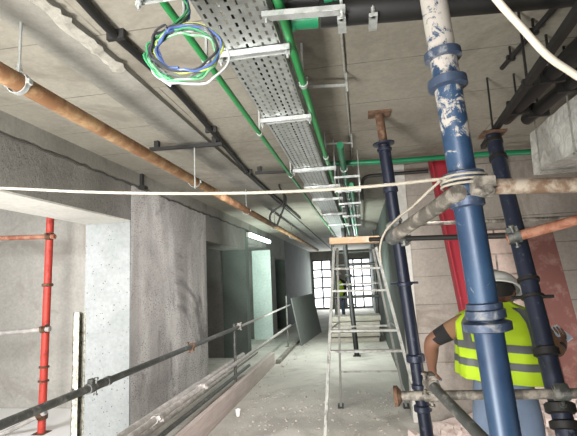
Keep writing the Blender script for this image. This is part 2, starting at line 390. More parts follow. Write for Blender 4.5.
# ------------------------------------------------------------------ adjustable props
def prop(name, label, a, b, ztop, r, mat, rings, ringmat, topplate, inner=None, wing=None):
    """a: upper point, b: lower point of the axis; runs from the floor to ztop"""
    foot = along(a, b, 0.012); top = along(a, b, ztop); o = thing(name, label, 'prop', (foot.x, foot.y, 0))
    L = (top-foot).length
    zi = inner if inner else ztop
    cut = (along(a, b, zi)-foot).length
    mb = MB(); mb.lathe(foot, top, [(0, r), (cut, r)], 20); mb.build('outer_tube', mat, o)
    if inner:
        MB().lathe(foot, top, [(cut-.15, r*.72), (L-.015, r*.72)], 18).build('inner_tube', topplate[1], o)
    for z, rr, h in rings:
        t = (along(a, b, z)-foot).length; m = MB(); ring(m, foot, top, t, rr, h); m.build('collar', ringmat, o)
    MB().box((foot.x-.075, foot.y-.075, 0), (foot.x+.075, foot.y+.075, .012)).build('base_plate', ringmat, o)
    hw = topplate[0]
    MB().box((top.x-hw, top.y-.07, ztop-.014), (top.x+hw, top.y+.07, ztop)).build('head_plate', topplate[1], o)
    if wing:
        t = (along(a, b, wing)-foot).length; d = (top-foot).normalized(); c = foot+d*t
        MB().tube(c+Vector((-.1, 0, .0)), c+Vector((.1, 0, 0)), .009, n=8).build('locking_pin', ringmat, o)
    return o
def zpx(a, b, y):          # height on the axis a-b that shows at picture row y
    lo, hi = -.5, 3.2
    f = lambda z: 218-FPX*((along(a, b, z)-EYE).dot(Uv))/((along(a, b, z)-EYE).dot(Fv))
    for _ in range(50):
        m = (lo+hi)/2
        if f(m) > y: lo = m
        else: hi = m
    return lo

# big blue prop in the foreground
A, B = atY(433.5, 0, 1.27), atY(503, 420, 1.27)
rr = .0385
prop('steel_prop', 'bright blue prop nearest the viewer, its upper length crusted with white cement', A, B, CZ, rr, m_blue,
     [(zpx(A,B,56), .053, .03), (zpx(A,B,84), .056, .035), (zpx(A,B,178), .058, .032), (zpx(A,B,202), .047, .035), (zpx(A,B,306), .047, .02), (zpx(A,B,314), .052, .03), (zpx(A,B,326), .062, .028)],
     m_bluering, (.09, m_rust))
BLUE = (A, B)
# navy prop left of it
A, B = atY(379, 113, 3.34), atY(427, 436, 3.34)
prop('steel_prop', 'navy prop with a rusty upper tube and T-shaped head under the ceiling, beside the ladder', A, B, CZ, .046, m_navy,
     [(zpx(A,B,144), .085, .016), (zpx(A,B,150), .056, .03), (zpx(A,B,190), .056, .05), (zpx(A,B,284), .058, .03), (zpx(A,B,358), .066, .06), (zpx(A,B,386), .056, .04), (zpx(A,B,408), .062, .05)],
     m_blackn, (.085, m_rust), inner=zpx(A,B,146), wing=zpx(A,B,283))
NAVY = (A, B)
# black-blue prop in front of the worker's right side
TZ = 2.45
A, B = atZ(492, 133, TZ), atY(567, 436, 2.2)
prop('steel_prop', 'black prop crossing the right shoulder of the worker in the yellow vest', A, B, TZ, .044, m_blackn,
     [(zpx(A,B,142), .05, .04), (zpx(A,B,158), .052, .03), (zpx(A,B,236), .054, .04), (zpx(A,B,280), .054, .025), (zpx(A,B,297), .056, .02), (zpx(A,B,352), .058, .045), (zpx(A,B,408), .064, .05), (zpx(A,B,425), .06, .04)],
     m_blackp, (.07, m_rust), wing=zpx(A,B,297))
RP = (A, B)
def onaxis(ab, y): return along(ab[0], ab[1], zpx(ab[0], ab[1], y))

# ------------------------------------------------------------------ scaffold tubes on the right
p = onaxis(BLUE, 187)
q0 = p+Vector((.075, .0, 0)); q1 = atY(640, 183.5, 1.30)
t = tube_thing('scaffold_tube', 'rusty white-flecked scaffold tube running right from the collar of the blue prop', 'tube', atY(478, 187, 1.24), q1, .0215, metal('brown flecked scaffold steel', (112,90,72), (156,146,132), .2, .7, 14, .45, .6))
coupler(t, atY(480, 187.5, 1.24), q1-q0, .0215, m_scaf, (0,-1,.2))
d0, d1 = atY(459, 192, 1.22), atY(391, 238, 1.75)
t = tube_thing('scaffold_tube', 'short stubby grey tube slanting down left from the blue prop collar', 'tube', d0, d1, .0235, m_scaf)
coupler(t, d1+(d0-d1)*.08, d1-d0, .0235, m_scaf_d, (0,-.3,1))
a_, b_ = atY(370, 239.5, 3.26), atY(512, 235.5, 2.62)
t = tube_thing('scaffold_tube', 'thin black tube level behind the blue prop, ending at the black prop', 'tube', a_, b_, .017, m_blackp)
coupler(t, atY(406, 238.5, 3.1), b_-a_, .02, m_scaf_d, (0,-1,0))
tube_thing('scaffold_tube', 'thin dusty grey tube just above the level black one', 'tube', atY(408, 224.5, 3.9), atY(540, 219, 3.9)+(atY(540, 219, 3.9)-atY(408, 224.5, 3.9)).normalized()*((3.4-atY(540, 219, 3.9).x)/(atY(540, 219, 3.9)-atY(408, 224.5, 3.9)).normalized().x), .017, m_scaf)
o0, o1 = atY(507, 239, 2.32), atY(640, 203, 2.2)
t = tube_thing('scaffold_tube', 'orange rusty tube rising to the right from the black prop', 'tube', o0, o1, .025, m_orange)
coupler(t, atY(514, 237, 2.32), o1-o0, .025, m_scaf_d, (0,-.2,1))
l0, l1 = atY(397, 396, 2.12), atY(640, 392.5, 2.0)
t = tube_thing('scaffold_tube', 'level waist-high tube with a flanged left end in front of the worker', 'tube', l0, l1, .0205, m_scaf)
MB().lathe(l0, l1, [(-.012, .045), (.004, .045), (.02, .024)], 14).build('end_flange', m_rust, t)
coupler(t, atY(561, 393.5, 2.03), l1-l0, .0205, m_scaf_d, (0,-.6,.8))
coupler(t, atY(431, 395, 2.1), l1-l0, .0205, m_scaf, (0,-.3,1))
g0, g1 = atY(428, 381, 2.08), atY(505, 462, 1.5)
ff = g0+(g1-g0)*(g0.z/(g0.z-g1.z))
t = tube_thing('scaffold_tube', 'grey brace slanting down right from the coupler below the worker left hand', 'tube', g0, g0+(g1-g0)*1.15, .022, m_scaf_d)
coupler(t, g0+(g1-g0)*.06, g1-g0, .022, m_scaf, (0,-.3,1))

# red steel column leaning on the back wall
ax0, ax1 = atY(437.5, 150, 4.94), atY(471.5, 310, 4.94)
dv = (ax1-ax0); foot = ax0+dv*((ax0.z)/(ax0.z-ax1.z)); d = (foot-ax0).normalized(); s = Vector((0,1,0)).cross(d).normalized()
c = (ax0+foot)/2; hl = (foot-ax0).length/2
mb = MB()
mb.obox(c, s*.10, d*hl, Vector((0,.006,0)))
for sg in (-1, 1): mb.obox(c+s*sg*.105, s*.008, d*hl, Vector((0,.09,0)))
tag(mb.build('steel_column', m_redbeam, loc=foot), 'crimson steel H column leaning on the back wall behind the blue prop', 'steel column')
# pinkish board
ax0, ax1 = atY(537, 228, 4.7), atY(566, 335, 4.78)
dv = (ax1-ax0); foot = ax0+dv*(ax0.z/(ax0.z-ax1.z)); d = (foot-ax0).normalized(); s = Vector((0,1,0)).cross(d).normalized()
mb = MB().obox((ax0+foot)/2, s*.125, d*((foot-ax0).length/2), Vector((0,.025,0)))
tag(mb.build('board', m_redboard, loc=foot, bevel=.004), 'long reddish brown board propped up right of the worker', 'board')
# white pipe stub by the wall
tag(MB().lathe((1.62,4.95,2.42),(1.62,4.95,2.85),[(0,.03),(0,.038),(.05,.038),(.05,.032),(.43,.032)],14).build('drain_pipe', m_cable, loc=(1.62,4.95,2.42)), 'short white plastic pipe hanging from the ceiling near the back wall', 'pipe')
# green conduit across the back wall and pipe below
c0, c1 = atY(330, 164, 4.5), atY(560, 150.5, 4.5)
tag(MB().path([c0, c0+(c1-c0)*.3+Vector((0,0,-.01)), c0+(c1-c0)*.7+Vector((0,0,.008)), c1], .028, 10).build('conduit', m_green_d, loc=c0), 'dark green conduit crossing high on the back wall under the ceiling', 'conduit')
c0, c1 = atY(362, 178, 4.98), atY(428, 171, 4.98)
tag(MB().path(catmull([atY(362,200,4.98), atY(362,184,4.98), atY(366,177,4.98), atY(380,175,4.98), c1]), .02, 8).build('conduit', m_blackp, loc=c1), 'thin dark pipe bent downward below the green conduit', 'conduit')

# ------------------------------------------------------------------ ceiling services
# rusty pipe on rods
PX = -1.455; PZ = 2.52
pipe = thing('steel_pipe', 'long rusty brown pipe hung along the left side of the ceiling', 'pipe', (PX, 1.0, PZ))
MB().lathe((PX, .4, PZ), (PX+.05, 15, PZ), [(0, .03), (0, .041), (14.6, .041), (14.6, .03)], 20).build('tube', m_rustpipe, pipe)
for i, y in enumerate((1.63, 3.75, 5.6, 7.6, 9.6)):
    h = thing('pipe_hanger', ['galvanised split-ring hanger on a white rod at the upper left of the pipe', 'thin rod hanger on the rusty pipe, second from the viewer', 'thin rod hanger on the rusty pipe above the dark doorway', 'thin rod hanger on the rusty pipe before the lit doorway', 'thin rod hanger on the rusty pipe farthest from the viewer'][i], 'hanger', (PX, y, CZ), 'hangers of the rusty pipe')
    rm = MB().tube((PX, y, CZ), (PX, y, PZ+.075), .0065, n=10); rm.build('rod', m_galv, h)
    cl = MB()
    pts = [(PX+.05*math.cos(a), y, PZ+.05*math.sin(a)) for a in [2*PI*k/24 for k in range(25)]]
    for k in range(24): cl.beam(pts[k], pts[k+1], .026, .004, (0, 1, 0)) if False else cl.obox((Vector(pts[k])+Vector(pts[k+1]))/2, (Vector(pts[k+1])-Vector(pts[k]))/2, (0,.013,0), ((Vector(pts[k])-Vector((PX,y,PZ))).normalized())*.002)
    for sx in (-1, 1): cl.box((PX+sx*.052-.012, y-.012, PZ-.012), (PX+sx*.052+.012, y+.012, PZ+.012))
    cl.lathe((PX, y, PZ+.05), (PX, y, PZ+.09), [(0,.014),(.02,.014),(.02,.01),(.04,.01)], 8)
    cl.build('ring_clamp', m_galv, h)
# black conduit hugging the ceiling
cd = thing('conduit', 'black corrugated conduit clipped along the ceiling left of the cable tray', 'conduit', (-1.17, 1, CZ-.03))
pts = [atZ(72,-12,CZ-.03), atZ(82,0,CZ-.03), atZ(112,32,CZ-.03), atZ(150,66,CZ-.03), atZ(185,100,CZ-.03), atZ(225,146,CZ-.03), atZ(258,182,CZ-.03), atZ(300,218,CZ-.03)]
MB().path(catmull(pts, 6), .021, 10).build('tube', m_black, cd)
for (x, y) in ((116,36),(211,130),(248,172)):
    c = atZ(x, y, CZ-.03); MB().box((c.x-.045, c.y-.012, CZ-.05), (c.x+.045, c.y+.012, CZ)).build('saddle_clip', m_blackp, cd)
# black strut across with drop rods
a_, b_ = atZ(150, 149.5, 2.78), atZ(222, 144, 2.78)
st = thing('support_strut', 'black strut fixed across the ceiling above the rusty pipe', 'strut', a_)
MB().beam(a_, b_, .03, .03).build('bar', m_blackp, st)
for f in (.62,): 
    c = a_+(b_-a_)*f; MB().tube((c.x,c.y,2.765), (c.x,c.y,2.40), .006, n=8).build('drop_rod', m_galv, st)
for f in (.1, .9):
    c = a_+(b_-a_)*f; MB().box((c.x-.02,c.y-.02,2.79),(c.x+.02,c.y+.02,CZ)).build('fixing', m_blackp, st)
a_, b_ = atZ(255, 173, 2.78), atZ(300, 171, 2.78)
st = thing('support_strut', 'black strut fixed across the ceiling nearer the green conduit', 'strut', a_)
MB().beam(a_, b_, .03, .03).build('bar', m_blackp, st)
for f in (.1, .9):
    c = a_+(b_-a_)*f; MB().box((c.x-.02,c.y-.02,2.79),(c.x+.02,c.y+.02,CZ)).build('fixing', m_blackp, st)
# dangling cable with a hook end
yb = 5.6
hk = catmull([atY(281,172,yb), atY(279,185,yb), atY(284,196,yb), atY(282,205,yb), atY(272,212,yb), atY(270,220,yb), atY(276,226,yb), atY(280,217,yb), atY(286,201,yb), atY(284,193,yb)], 6)
hk[0] = Vector((hk[0].x, yb, CZ))
tag(MB().path(hk, .013, 8).build('cable', m_black, loc=hk[0]), 'black cable end dangling in a loop from the ceiling near the rusty pipe', 'cable')
# small black bracket on the beam
br = MB(); p0 = atX(142,160,WX+.04); p1 = atX(142,188,WX+.04)
br.beam(p0, p1, .05, .03, (1,0,0)); br.box((p1.x-.02,p1.y-.04,p1.z-.02),(p1.x+.05,p1.y+.04,p1.z+.02))
tag(br.build('wall_bracket', m_blackp, loc=p1), 'small black upright bracket on the wall below the rusty pipe', 'bracket')

# cable tray
TX0, TX1, TZ0 = -.535, -.275, 2.6
tray = thing('cable_tray', 'perforated galvanised cable tray running along the ceiling', 'cable tray', (TX0, 1.25, TZ0))
MB().box((TX0, 1.25, TZ0), (TX1, 12, TZ0+.002)).build('perforated_base', m_tray, tray)
for x in (TX0, TX1):
    MB().box((x-.0015, 1.25, TZ0), (x+.0015, 12, TZ0+.055)).box((x-.008, 1.25, TZ0+.052), (x+.008, 12, TZ0+.056)).build('side_flange', m_galv, tray)
cabs = MB()
for k in range(4): cabs.path([(TX0+.05+k*.05+.01*math.sin(i+k), 1.3+i*.6, TZ0+.014) for i in range(18)], .011, 6)
cb = cabs.build('cable_bundle', m_black, loc=(-.4, 1.25, TZ0)); tag(cb, 'dark cables lying inside the perforated tray', 'cable')
cb['kind'] = 'stuff'
BR = [(1.29, 'slotted galvanised bracket at the near end of the tray'), (1.74, 'galvanised trapeze bracket nearest the coil of wires'), (2.57, 'second trapeze bracket under the tray from the viewer'), (3.9, 'third trapeze bracket under the tray from the viewer'), (4.7, 'fourth trapeze bracket under the tray from the viewer'), (5.5, 'fifth trapeze bracket under the tray from the viewer'), (6.9, 'sixth trapeze bracket under the tray from the viewer'), (8.4, 'farthest trapeze bracket under the tray')]
for i, (y, lab) in enumerate(BR):
    b = thing('tray_bracket', lab, 'bracket', (-.4, y, TZ0-.03), 'brackets of the cable tray')
    x0, x1 = (TX0-.17, TX1-.0) if i == 0 else (TX0-.02, TX1+.04)
    if i >= 3: x0, x1 = TX0-.02, TX1+.12
    mb = MB(); mb.box((x0, y-.02, TZ0-.004), (x1, y+.02, TZ0-.001)); mb.box((x0, y-.02, TZ0-.03), (x1, y-.017, TZ0-.001)); mb.box((x0, y+.017, TZ0-.03), (x1, y+.02, TZ0-.001))
    mb.build('channel', m_galv, b)
    for x in (x0+.01, x1-.012):
        MB().tube((x, y, TZ0-.06), (x, y, CZ), .005, n=8).build('threaded_rod', m_galv, b)
        MB().lathe((x, y, TZ0-.045), (x, y, TZ0-.03), [(0,.012),(.015,.012)], 6).build('nut', m_galv, b)
# green conduits
def conduit(label, p0, p1, r, clips=(), mat=m_green, name='conduit'):
    o = thing(name, label, 'conduit', p0); MB().tube(p0, p1, r, n=14).build('tube', mat, o)
    for f in clips:
        c = Vector(p0)+(Vector(p1)-Vector(p0))*f; d = (Vector(p1)-Vector(p0)).normalized()
        m = MB().lathe(c-d*.015, c+d*.015, [(0, r*1.3), (.03, r*1.3)], 14); m.box((c.x-.006, c.y-.006, c.z+r), (c.x+.006, c.y+.006, CZ-.001)); m.build('clip', m_galv, o)
    return o
GZ = 2.62
conduit('green conduit along the left edge of the cable tray', atZ(159,-4,GZ), Vector((-.585, 11, GZ)), .0155, (.05,.16,.3))
conduit('green conduit along the right edge of the cable tray', Vector((-.235, 1.2, GZ)), Vector((-.20, 11, GZ)), .019, (.1,.25,.4))
conduit('green conduit above the tray, deeper toward the corridor', Vector((-.10, 3.6, 2.7)), Vector((-.07, 12, 2.7)), .03, (.1,.3), m_green_d)
for i, y in enumerate((4.3, 5.1, 6.2, 7.4)):
    b = thing('pipe_support', 'thin galvanised ' + ['frame right of the tray nearest the navy prop', 'frame right of the tray, second toward the corridor', 'frame right of the tray, third toward the corridor', 'frame right of the tray, farthest toward the corridor'][i], 'bracket', (0, y, CZ), 'pipe frames right of the tray')
    MB().beam((-.2, y, 2.58), (.06, y, 2.58), .025, .02).build('channel', m_galv, b)
    MB().beam((-.2, y, 2.44), (.06, y, 2.44), .025, .02).build('channel', m_galv, b)
    for x in (-.19, .05): MB().tube((x, y, 2.42), (x, y, CZ), .006, n=8).build('threaded_rod', m_galv, b)
conduit('black pipe low right of the tray toward the corridor', Vector((-.12, 4.2, 2.47)), Vector((-.1, 11, 2.47)), .02, (), m_blackp)
conduit('dark green pipe low right of the tray toward the corridor', Vector((-.03, 4.2, 2.475)), Vector((-.01, 11, 2.475)), .022, (), m_green_d)
# white drop pipes and brackets on the ceiling right of the tray
for i, (q, w) in enumerate((((290,88),(347,85)), ((322,144),(352,143)))):
    a_, b_ = atZ(*q, 2.76), atZ(*w, 2.76); s_ = thing('support_strut', ['thin galvanised strut reaching right from the tray', 'thin galvanised strut right of the tray, nearer the navy prop'][i], 'strut', a_)
    MB().beam(a_, b_, .014, .014).build('bar', m_galv, s_); MB().tube((b_.x,b_.y,2.72),(b_.x,b_.y,CZ),.007,n=8).build('threaded_rod', m_galv, s_)
conduit('thin grey wire conduit running straight down the ceiling centre', Vector((-.015, 1.85, CZ-.012)), Vector((-.005, 5.0, CZ-.012)), .007, (), m_strut)

# transverse services at the top of the picture
dk = thing('duct', 'thick black pipe crossing the ceiling at the top right', 'duct', atZ(322, 16, 2.62))
a_, b_ = atZ(320, 14, 2.62), atZ(620, -12, 2.62)
MB().lathe(a_, b_, [(0,.03),(0,.052),((b_-a_).length,.052),((b_-a_).length,.03)], 18).build('tube', m_black, dk)
for (x) in (342, 374):
    c = a_+(b_-a_)*((x-320)/300); MB().tube((c.x,c.y-.042,2.56),(c.x,c.y-.042,CZ),.008,n=8).box((c.x-.016,c.y-.05,2.56),(c.x+.016,c.y+.05,2.575)).build('hanger_strap', m_galv, dk)
a_, b_ = atZ(262, 16.5, 2.58), atZ(345, 9.5, 2.58)
st = thing('support_strut', 'slotted galvanised strut carrying the green pipe at the top of the view', 'strut', a_)
MB().beam(a_, b_, .035, .022).build('channel', m_galv, st)
for f in (.05, .96): 
    c = a_+(b_-a_)*f; MB().tube((c.x,c.y,2.55),(c.x,c.y,CZ),.006,n=8).build('threaded_rod', m_galv, st)
for i, (q, w, lab) in enumerate((((326,0),(366,-3),'dark green pipe above the slotted strut at the top edge'), ((290,22),(318,20),'short dark green pipe below the slotted strut'))):
    a_, b_ = atZ(*q, 2.66), atZ(*w, 2.66)
    o = thing('pipe', lab, 'pipe', a_); d = (b_-a_); MB().lathe(a_, b_, [(0,.024),(0,.032),(d.length,.032),(d.length,.024)], 18).build('tube', m_green_d, o)
    MB().lathe(a_-d.normalized()*.01, b_, [(0,.038),(.03,.038)], 18).build('socket', m_green_d, o)
a_, b_ = atZ(270, 4, 2.7), atZ(330, -1, 2.7)
tag(MB().tube(a_, b_, .035).build('pipe', m_black, loc=a_), 'black pipe end beside the tray at the top edge', 'pipe')
a_, b_ = atZ(330, -8, 2.74), atZ(640, -36, 2.74)
tag(MB().tube(a_, b_, .05).build('duct', m_black, loc=a_), 'upper black pipe beside the thick black pipe at the top right edge', 'duct')
# black conduits and ducts on the right
def dark_run(name, label, q, w, z, r, box=False):
    a_, b_ = atZ(*q, z), atZ(*w, z); d = (b_-a_).normalized(); a2 = a_-d*.6
    o = thing(name, label, 'duct', a_)
    (MB().beam(a2, b_, r*2, r*2) if box else MB().tube(a2, b_, r, n=14)).build('tube', m_blackp if box else m_black, o)
    for f in (.35, .8):
        c = a_+(b_-a_)*f; MB().box((c.x-r*1.5, c.y-.012, z-r*1.1), (c.x+r*1.5, c.y+.012, z+r*1.1)).box((c.x-.005, c.y-.005, z), (c.x+.005, c.y+.005, CZ)).build('clip', m_blackp, o)
    return o
dark_run('conduit', 'short black conduit ending in the open on the upper right ceiling', (556,6), (502,68), 2.78, .014)
dark_run('channel', 'long thin black channel that the black prop head props up', (577,12), (483,147), 2.475, .016, True)
dark_run('duct', 'black round duct on the upper right, ending beside the channel', (588,38), (506,119), 2.62, .042)
dark_run('duct', 'black round duct at the far right, partly above the wrapped duct', (600,58), (527,119), 2.62, .042)
# polythene-wrapped duct
XL = 1.42
pa = atX(577, 98, XL); pb = atX(529, 131, XL); pc = atX(577, 150, XL); 
zt = (pa.z+pb.z)/2; zb = pc.z
mb = MB(); n = 14
for side in range(1):
    vs = []; fs = []; y0, y1 = pa.y-.5, pb.y
    for i in range(n+1):
        y = y0+(y1-y0)*i/n
        prof = [(XL, zb), (XL, (zb+zt)/2), (XL, zt), (XL+.25, zt), (XL+.5, zt), (XL+.5, zb), (XL+.25, zb)]
        vs += [(x+random.uniform(-.006,.006), y+random.uniform(-.006,.006), z+random.uniform(-.006,.006)) for x, z in prof]
    k7 = 7
    for i in range(n):
        for k in range(k7): fs.append((i*k7+k, i*k7+(k+1) % k7, (i+1)*k7+(k+1) % k7, (i+1)*k7+k))
    fs += [tuple(range(k7)), tuple(n*k7+k for k in reversed(range(k7)))]
wd = thing('air_duct', 'boxy duct wrapped in crumpled translucent polythene at the right edge', 'duct', (XL, pa.y, zb))
mb.add(vs, fs).build('wrapping', m_poly, wd)
for y in (pa.y+.1, pb.y-.15): MB().box((XL-.014,y-.015,zb-.025),(XL+.514,y+.015,zb-.012)).box((XL-.014,y-.004,zb-.02),(XL-.006,y+.004,CZ)).box((XL+.506,y-.004,zb-.02),(XL+.514,y+.004,CZ)).build('hanger', m_strut, wd)

# coil of coloured wires
cc = atZ(186, 52, 2.33); top = atZ(184, 3, 2.58)
coil = thing('cable_coil', 'hanging coil of green, yellow, blue and white wires by the tray end', 'cable', top)
ex = Rv*.118; ey = (Uv*.096+Fv*.03)
wm = [plain('wire green', (48,120,78), .4), plain('wire yellow', (150,160,80), .4), plain('wire blue', (66,86,134), .4), plain('wire white', (156,160,160), .4), plain('wire grey', (110,116,114), .4), plain('wire pale green', (96,146,110), .4), plain('wire black', (46,48,52), .4)]
for k in range(7):
    jit = lambda s: Vector((random.uniform(-s,s), random.uniform(-s,s), random.uniform(-s,s)))
    pts = [top+jit(.012)+Vector((0,0,.03)), top.lerp(cc+ey*.95, .5)+jit(.012), cc+ey*.85-ex*.5+jit(.006)]
    s0 = 2.2+random.uniform(-.1,.1); sc = 1+random.uniform(-.14,.08); off = jit(.016)
    for j in range(26):
        a = s0+j*(2*PI*1.35)/25; pts.append(cc+off+ex*(sc*math.cos(a))+ey*(sc*math.sin(a))+jit(.006))
    MB().path(catmull(pts, 3), .0042, 6).build('wire', wm[k], coil)

# rope across the view, tied to the blue prop
rp = onaxis(BLUE, 182)
left = atY(0, 188, 1.35); L2 = atY(-100,185.5,1.36); L2 = L2+(L2-left).normalized()*((WX+.003-L2.x)/(L2-left).normalized().x)
ra = [L2, atY(-100,185.5,1.36), left, atY(90,192,1.33), atY(200,193.5,1.31), atY(300,191,1.29), atY(380,185.5,1.27), atY(438,179.5,1.25), rp+Vector((-.045,-.02,0))]
rope = thing('rope', 'off white rope stretched across the view and tied to the blue prop', 'rope', rp)
MB().path(catmull(ra, 10), .0048, 8).build('strand', m_rope, rope)
kn = MB()
for k in range(3): 
    z = rp.z-.012+.012*k; kn.path([(rp.x+.061*math.cos(a), rp.y+.061*math.sin(a), z) for a in [2*PI*j/20 for j in range(21)]], .0036, 6)
kn.build('knot', m_rope, rope)
MB().path(catmull([atY(440,181,1.24), atY(428,192,1.3), atY(412,207,1.4), atY(398,218,1.55), atY(385,232,1.68), atY(380,248,1.7), atY(381,262,1.7)], 8), .004, 8).build('loose_end', m_rope, rope)
# white cable in front at the top right
_w = atY(455,-72,.78)
wc = catmull([(_w.x-.05, .78, CZ), _w, atY(478,-28,.78), atY(497,0,.78), atY(522,28,.8), atY(548,56,.82), atY(577,76,.84), atY(640,118,.88), atY(680,181,1.28)], 8)
tag(MB().path(wc, .0068, 10).build('cable', m_cable, loc=wc[0]), 'thick white cable hanging loosely across the upper right corner', 'cable')

# ------------------------------------------------------------------ left guardrail
RX = -1.75
def rail(label, p0, p1, r, mat): return tube_thing('guard_rail', label, 'rail', p0, p1, r, mat, 'guard rails along the left wall')
r1 = rail('dark upper handrail tube crossing the first opening on the left', (RX, .6, .97), (RX, 6.2, .95), .024, m_scaf_d)
MB().lathe((RX,2.62,.962),(RX,2.86,.962),[(0,.027),(0,.033),(.05,.033),(.05,.028),(.2,.028),(.2,.032),(.24,.032)],14).build('sleeve', m_scaf_d, r1)
coupler(r1, (RX, 2.66, .965), (0,1,0), .024, m_scaf_d, (.1,0,1))
coupler(r1, (RX, 4.35, .957), (0,1,0), .024, m_rust, (.1,0,-1))
r2 = rail('thinner far length of the upper handrail before the leaning panel', (RX+.005, 6.0, .95), (RX, 10.7, .955), .018, m_scaf_l)
coupler(r2, (RX, 6.1, .95), (0,1,0), .024, m_scaf_l, (0,0,1))
r3 = rail('mid-height bright guard tube ending beside the leaning panel', (RX, 1.6, .50), (RX, 10.6, .475), .026, m_scaf_l)
for y in (3.55, 4.6): coupler(r3, (RX, y, .495), (0,1,0), .026, m_scaf_l, (1,0,.4))
r4 = rail('low pale tube close to the pebble-dashed wall', (-1.95, 1.6, .42), (-1.95, 7.0, .42), .034, m_scaf_l)
r5 = rail('lowest dark tube just behind the toe board', (-1.80, 1.6, .30), (-1.80, 6.8, .29), .022, m_scaf_d)
r6 = rail('low pale tube between the toe board and the tube by the pebble-dashed wall', (-1.87, 1.6, .36), (-1.87, 7.6, .35), .024, m_scaf_l)
tb = MB().box((-1.76, 1.5, 0), (-1.70, 8.3, .235)); tag(tb.build('toe_board', m_toe, loc=(-1.73,1.5,0), bevel=.004), 'dusty timber toe board on edge along the guardrail foot', 'board')
tb = MB().box((-1.70, 8.4, 0), (-1.62, 13.2, .07)); tag(tb.build('timber_batten', m_timber, loc=(-1.7,8.4,0), bevel=.004), 'flat dark timber lying on the floor beyond the toe board', 'board')
tb = MB().box((-2.0, 1.6, 0), (-1.78, 7.2, .06)); tag(tb.build('timber_batten', m_timber, loc=(-2.0,1.6,0), bevel=.004), 'flat dark timber lying on the floor under the low tubes', 'board')
# posts
pp = atX(78.5, 312, RX-.07)
po = thing('guard_post', 'galvanised perforated channel post standing in front of the first opening', 'post', (pp.x, pp.y, 0))
m = MB(); m.box((pp.x-.012, pp.y-.035, 0), (pp.x-.008, pp.y+.035, pp.z)); m.box((pp.x-.012, pp.y-.035, 0), (pp.x+.03, pp.y-.031, pp.z)); m.box((pp.x-.012, pp.y+.031, 0), (pp.x+.03, pp.y+.035, pp.z))
m_post = metal('spangled galvanised post', (176,176,164), (122,118,108), .4, .55, 34, .46, .56)
m.build('channel', m_post, po); MB().box((pp.x-.06,pp.y-.05,0),(pp.x+.02,pp.y+.05,.008)).build('base_plate', m_galv, po)
MB().tube((pp.x-.0,pp.y-.06,.97),(pp.x+.0,pp.y+.05,.97),.008,n=8).tube((pp.x,pp.y,.965),(RX-.02,pp.y,.965),.012,n=8).build('clamp', m_scaf_d, po)
for i, y in enumerate((6.05, 10.45)):
    po = thing('guard_post', ['slim grey upright behind the handrail joint at the dark doorway', 'slim pale upright at the far end of the guardrail'][i], 'post', (RX-.05, y, 0))
    MB().tube((RX-.05,y,0),(RX-.05,y,1.0 if i == 0 else 1.18),.02).build('tube', m_scaf_d if i == 0 else m_alu, po); MB().box((RX-.11,y-.06,0),(RX+.01,y+.06,.006)).build('base_plate', m_scaf_d, po)
# leaning grey panel
pl = MB(); a_ = atZ(301,346,0.0); b_ = atZ(321,332,0.0); hgt = 1.12
tp = Vector((-.2, 0, hgt)); th = Vector((.02, 0, .004))
q = [a_, b_, b_+tp, a_+tp]; pl.add(q+[v+th for v in q], [(0,1,2,3),(7,6,5,4),(0,4,5,1),(1,5,6,2),(2,6,7,3),(3,7,4,0)])
tag(pl.build('panel', m_ply, loc=a_), 'grey sheet panel leaning on the far end of the guardrail', 'panel')

# ------------------------------------------------------------------ side room
RY = 4.62
A, B = atY(50.5, 215, RY), atY(41.5, 430, RY)
prop('scaffold_standard', 'red upright tube standing inside the first opening on the left', A, B, CZ, .042, m_red,
     [(zpx(A,B,236), .052, .07), (zpx(A,B,285), .062, .035), (zpx(A,B,329), .058, .06), (zpx(A,B,367), .056, .025), (zpx(A,B,381), .06, .02), (zpx(A,B,416), .06, .07)], m_rust, (.08, m_rust))
for i, (q, w, lab, mt) in enumerate((((-60,240),(55,236.5),'upper level tube clamped to the red upright','r'), ((-60,338),(50,329),'lower level tube clamped to the red upright','s'), ((-40,456),(46,412),'slanting tube at the foot of the red upright','s'))):
    a_, b_ = atY(*q, RY-.09), atY(*w, RY-.09)
    t = tube_thing('scaffold_tube', lab, 'tube', a_, b_, .028, m_orange if mt == 'r' else m_scaf_l)
    coupler(t, b_-(b_-a_).normalized()*.08, b_-a_, .028, m_rust, (0,1,.2))
tag(MB().box((-5.6, 1.2, 0), (-2.98, 5.54, .008)).build('floor_glare', m_white, loc=(-4,3.6,0)), 'white sheet standing in for glare on the floor behind the red upright', 'sheet')  # added white layer, overexposed light on the floor put into colour

# ------------------------------------------------------------------ doorway lamp
a_, b_ = atX(248.5, 234.5, WX+.05), atX(268, 243, WX+.05)
la = thing('fluorescent_light', 'lit fluorescent batten above the bright doorway on the left', 'light', (WX, a_.y, a_.z))
zc = (a_.z+b_.z)/2
MB().box((WX, a_.y, zc-.03), (WX+.05, b_.y, zc+.07)).build('housing', m_strut, la)
MB().tube((WX+.085, a_.y+.03, zc+.01), (WX+.085, b_.y-.03, zc+.01), .05).build('lamp_tube', m_lamp, la)
# cables on the wall by the lamp
for (x, y, h) in ((249,226,14), (262,224,10)):
    pass

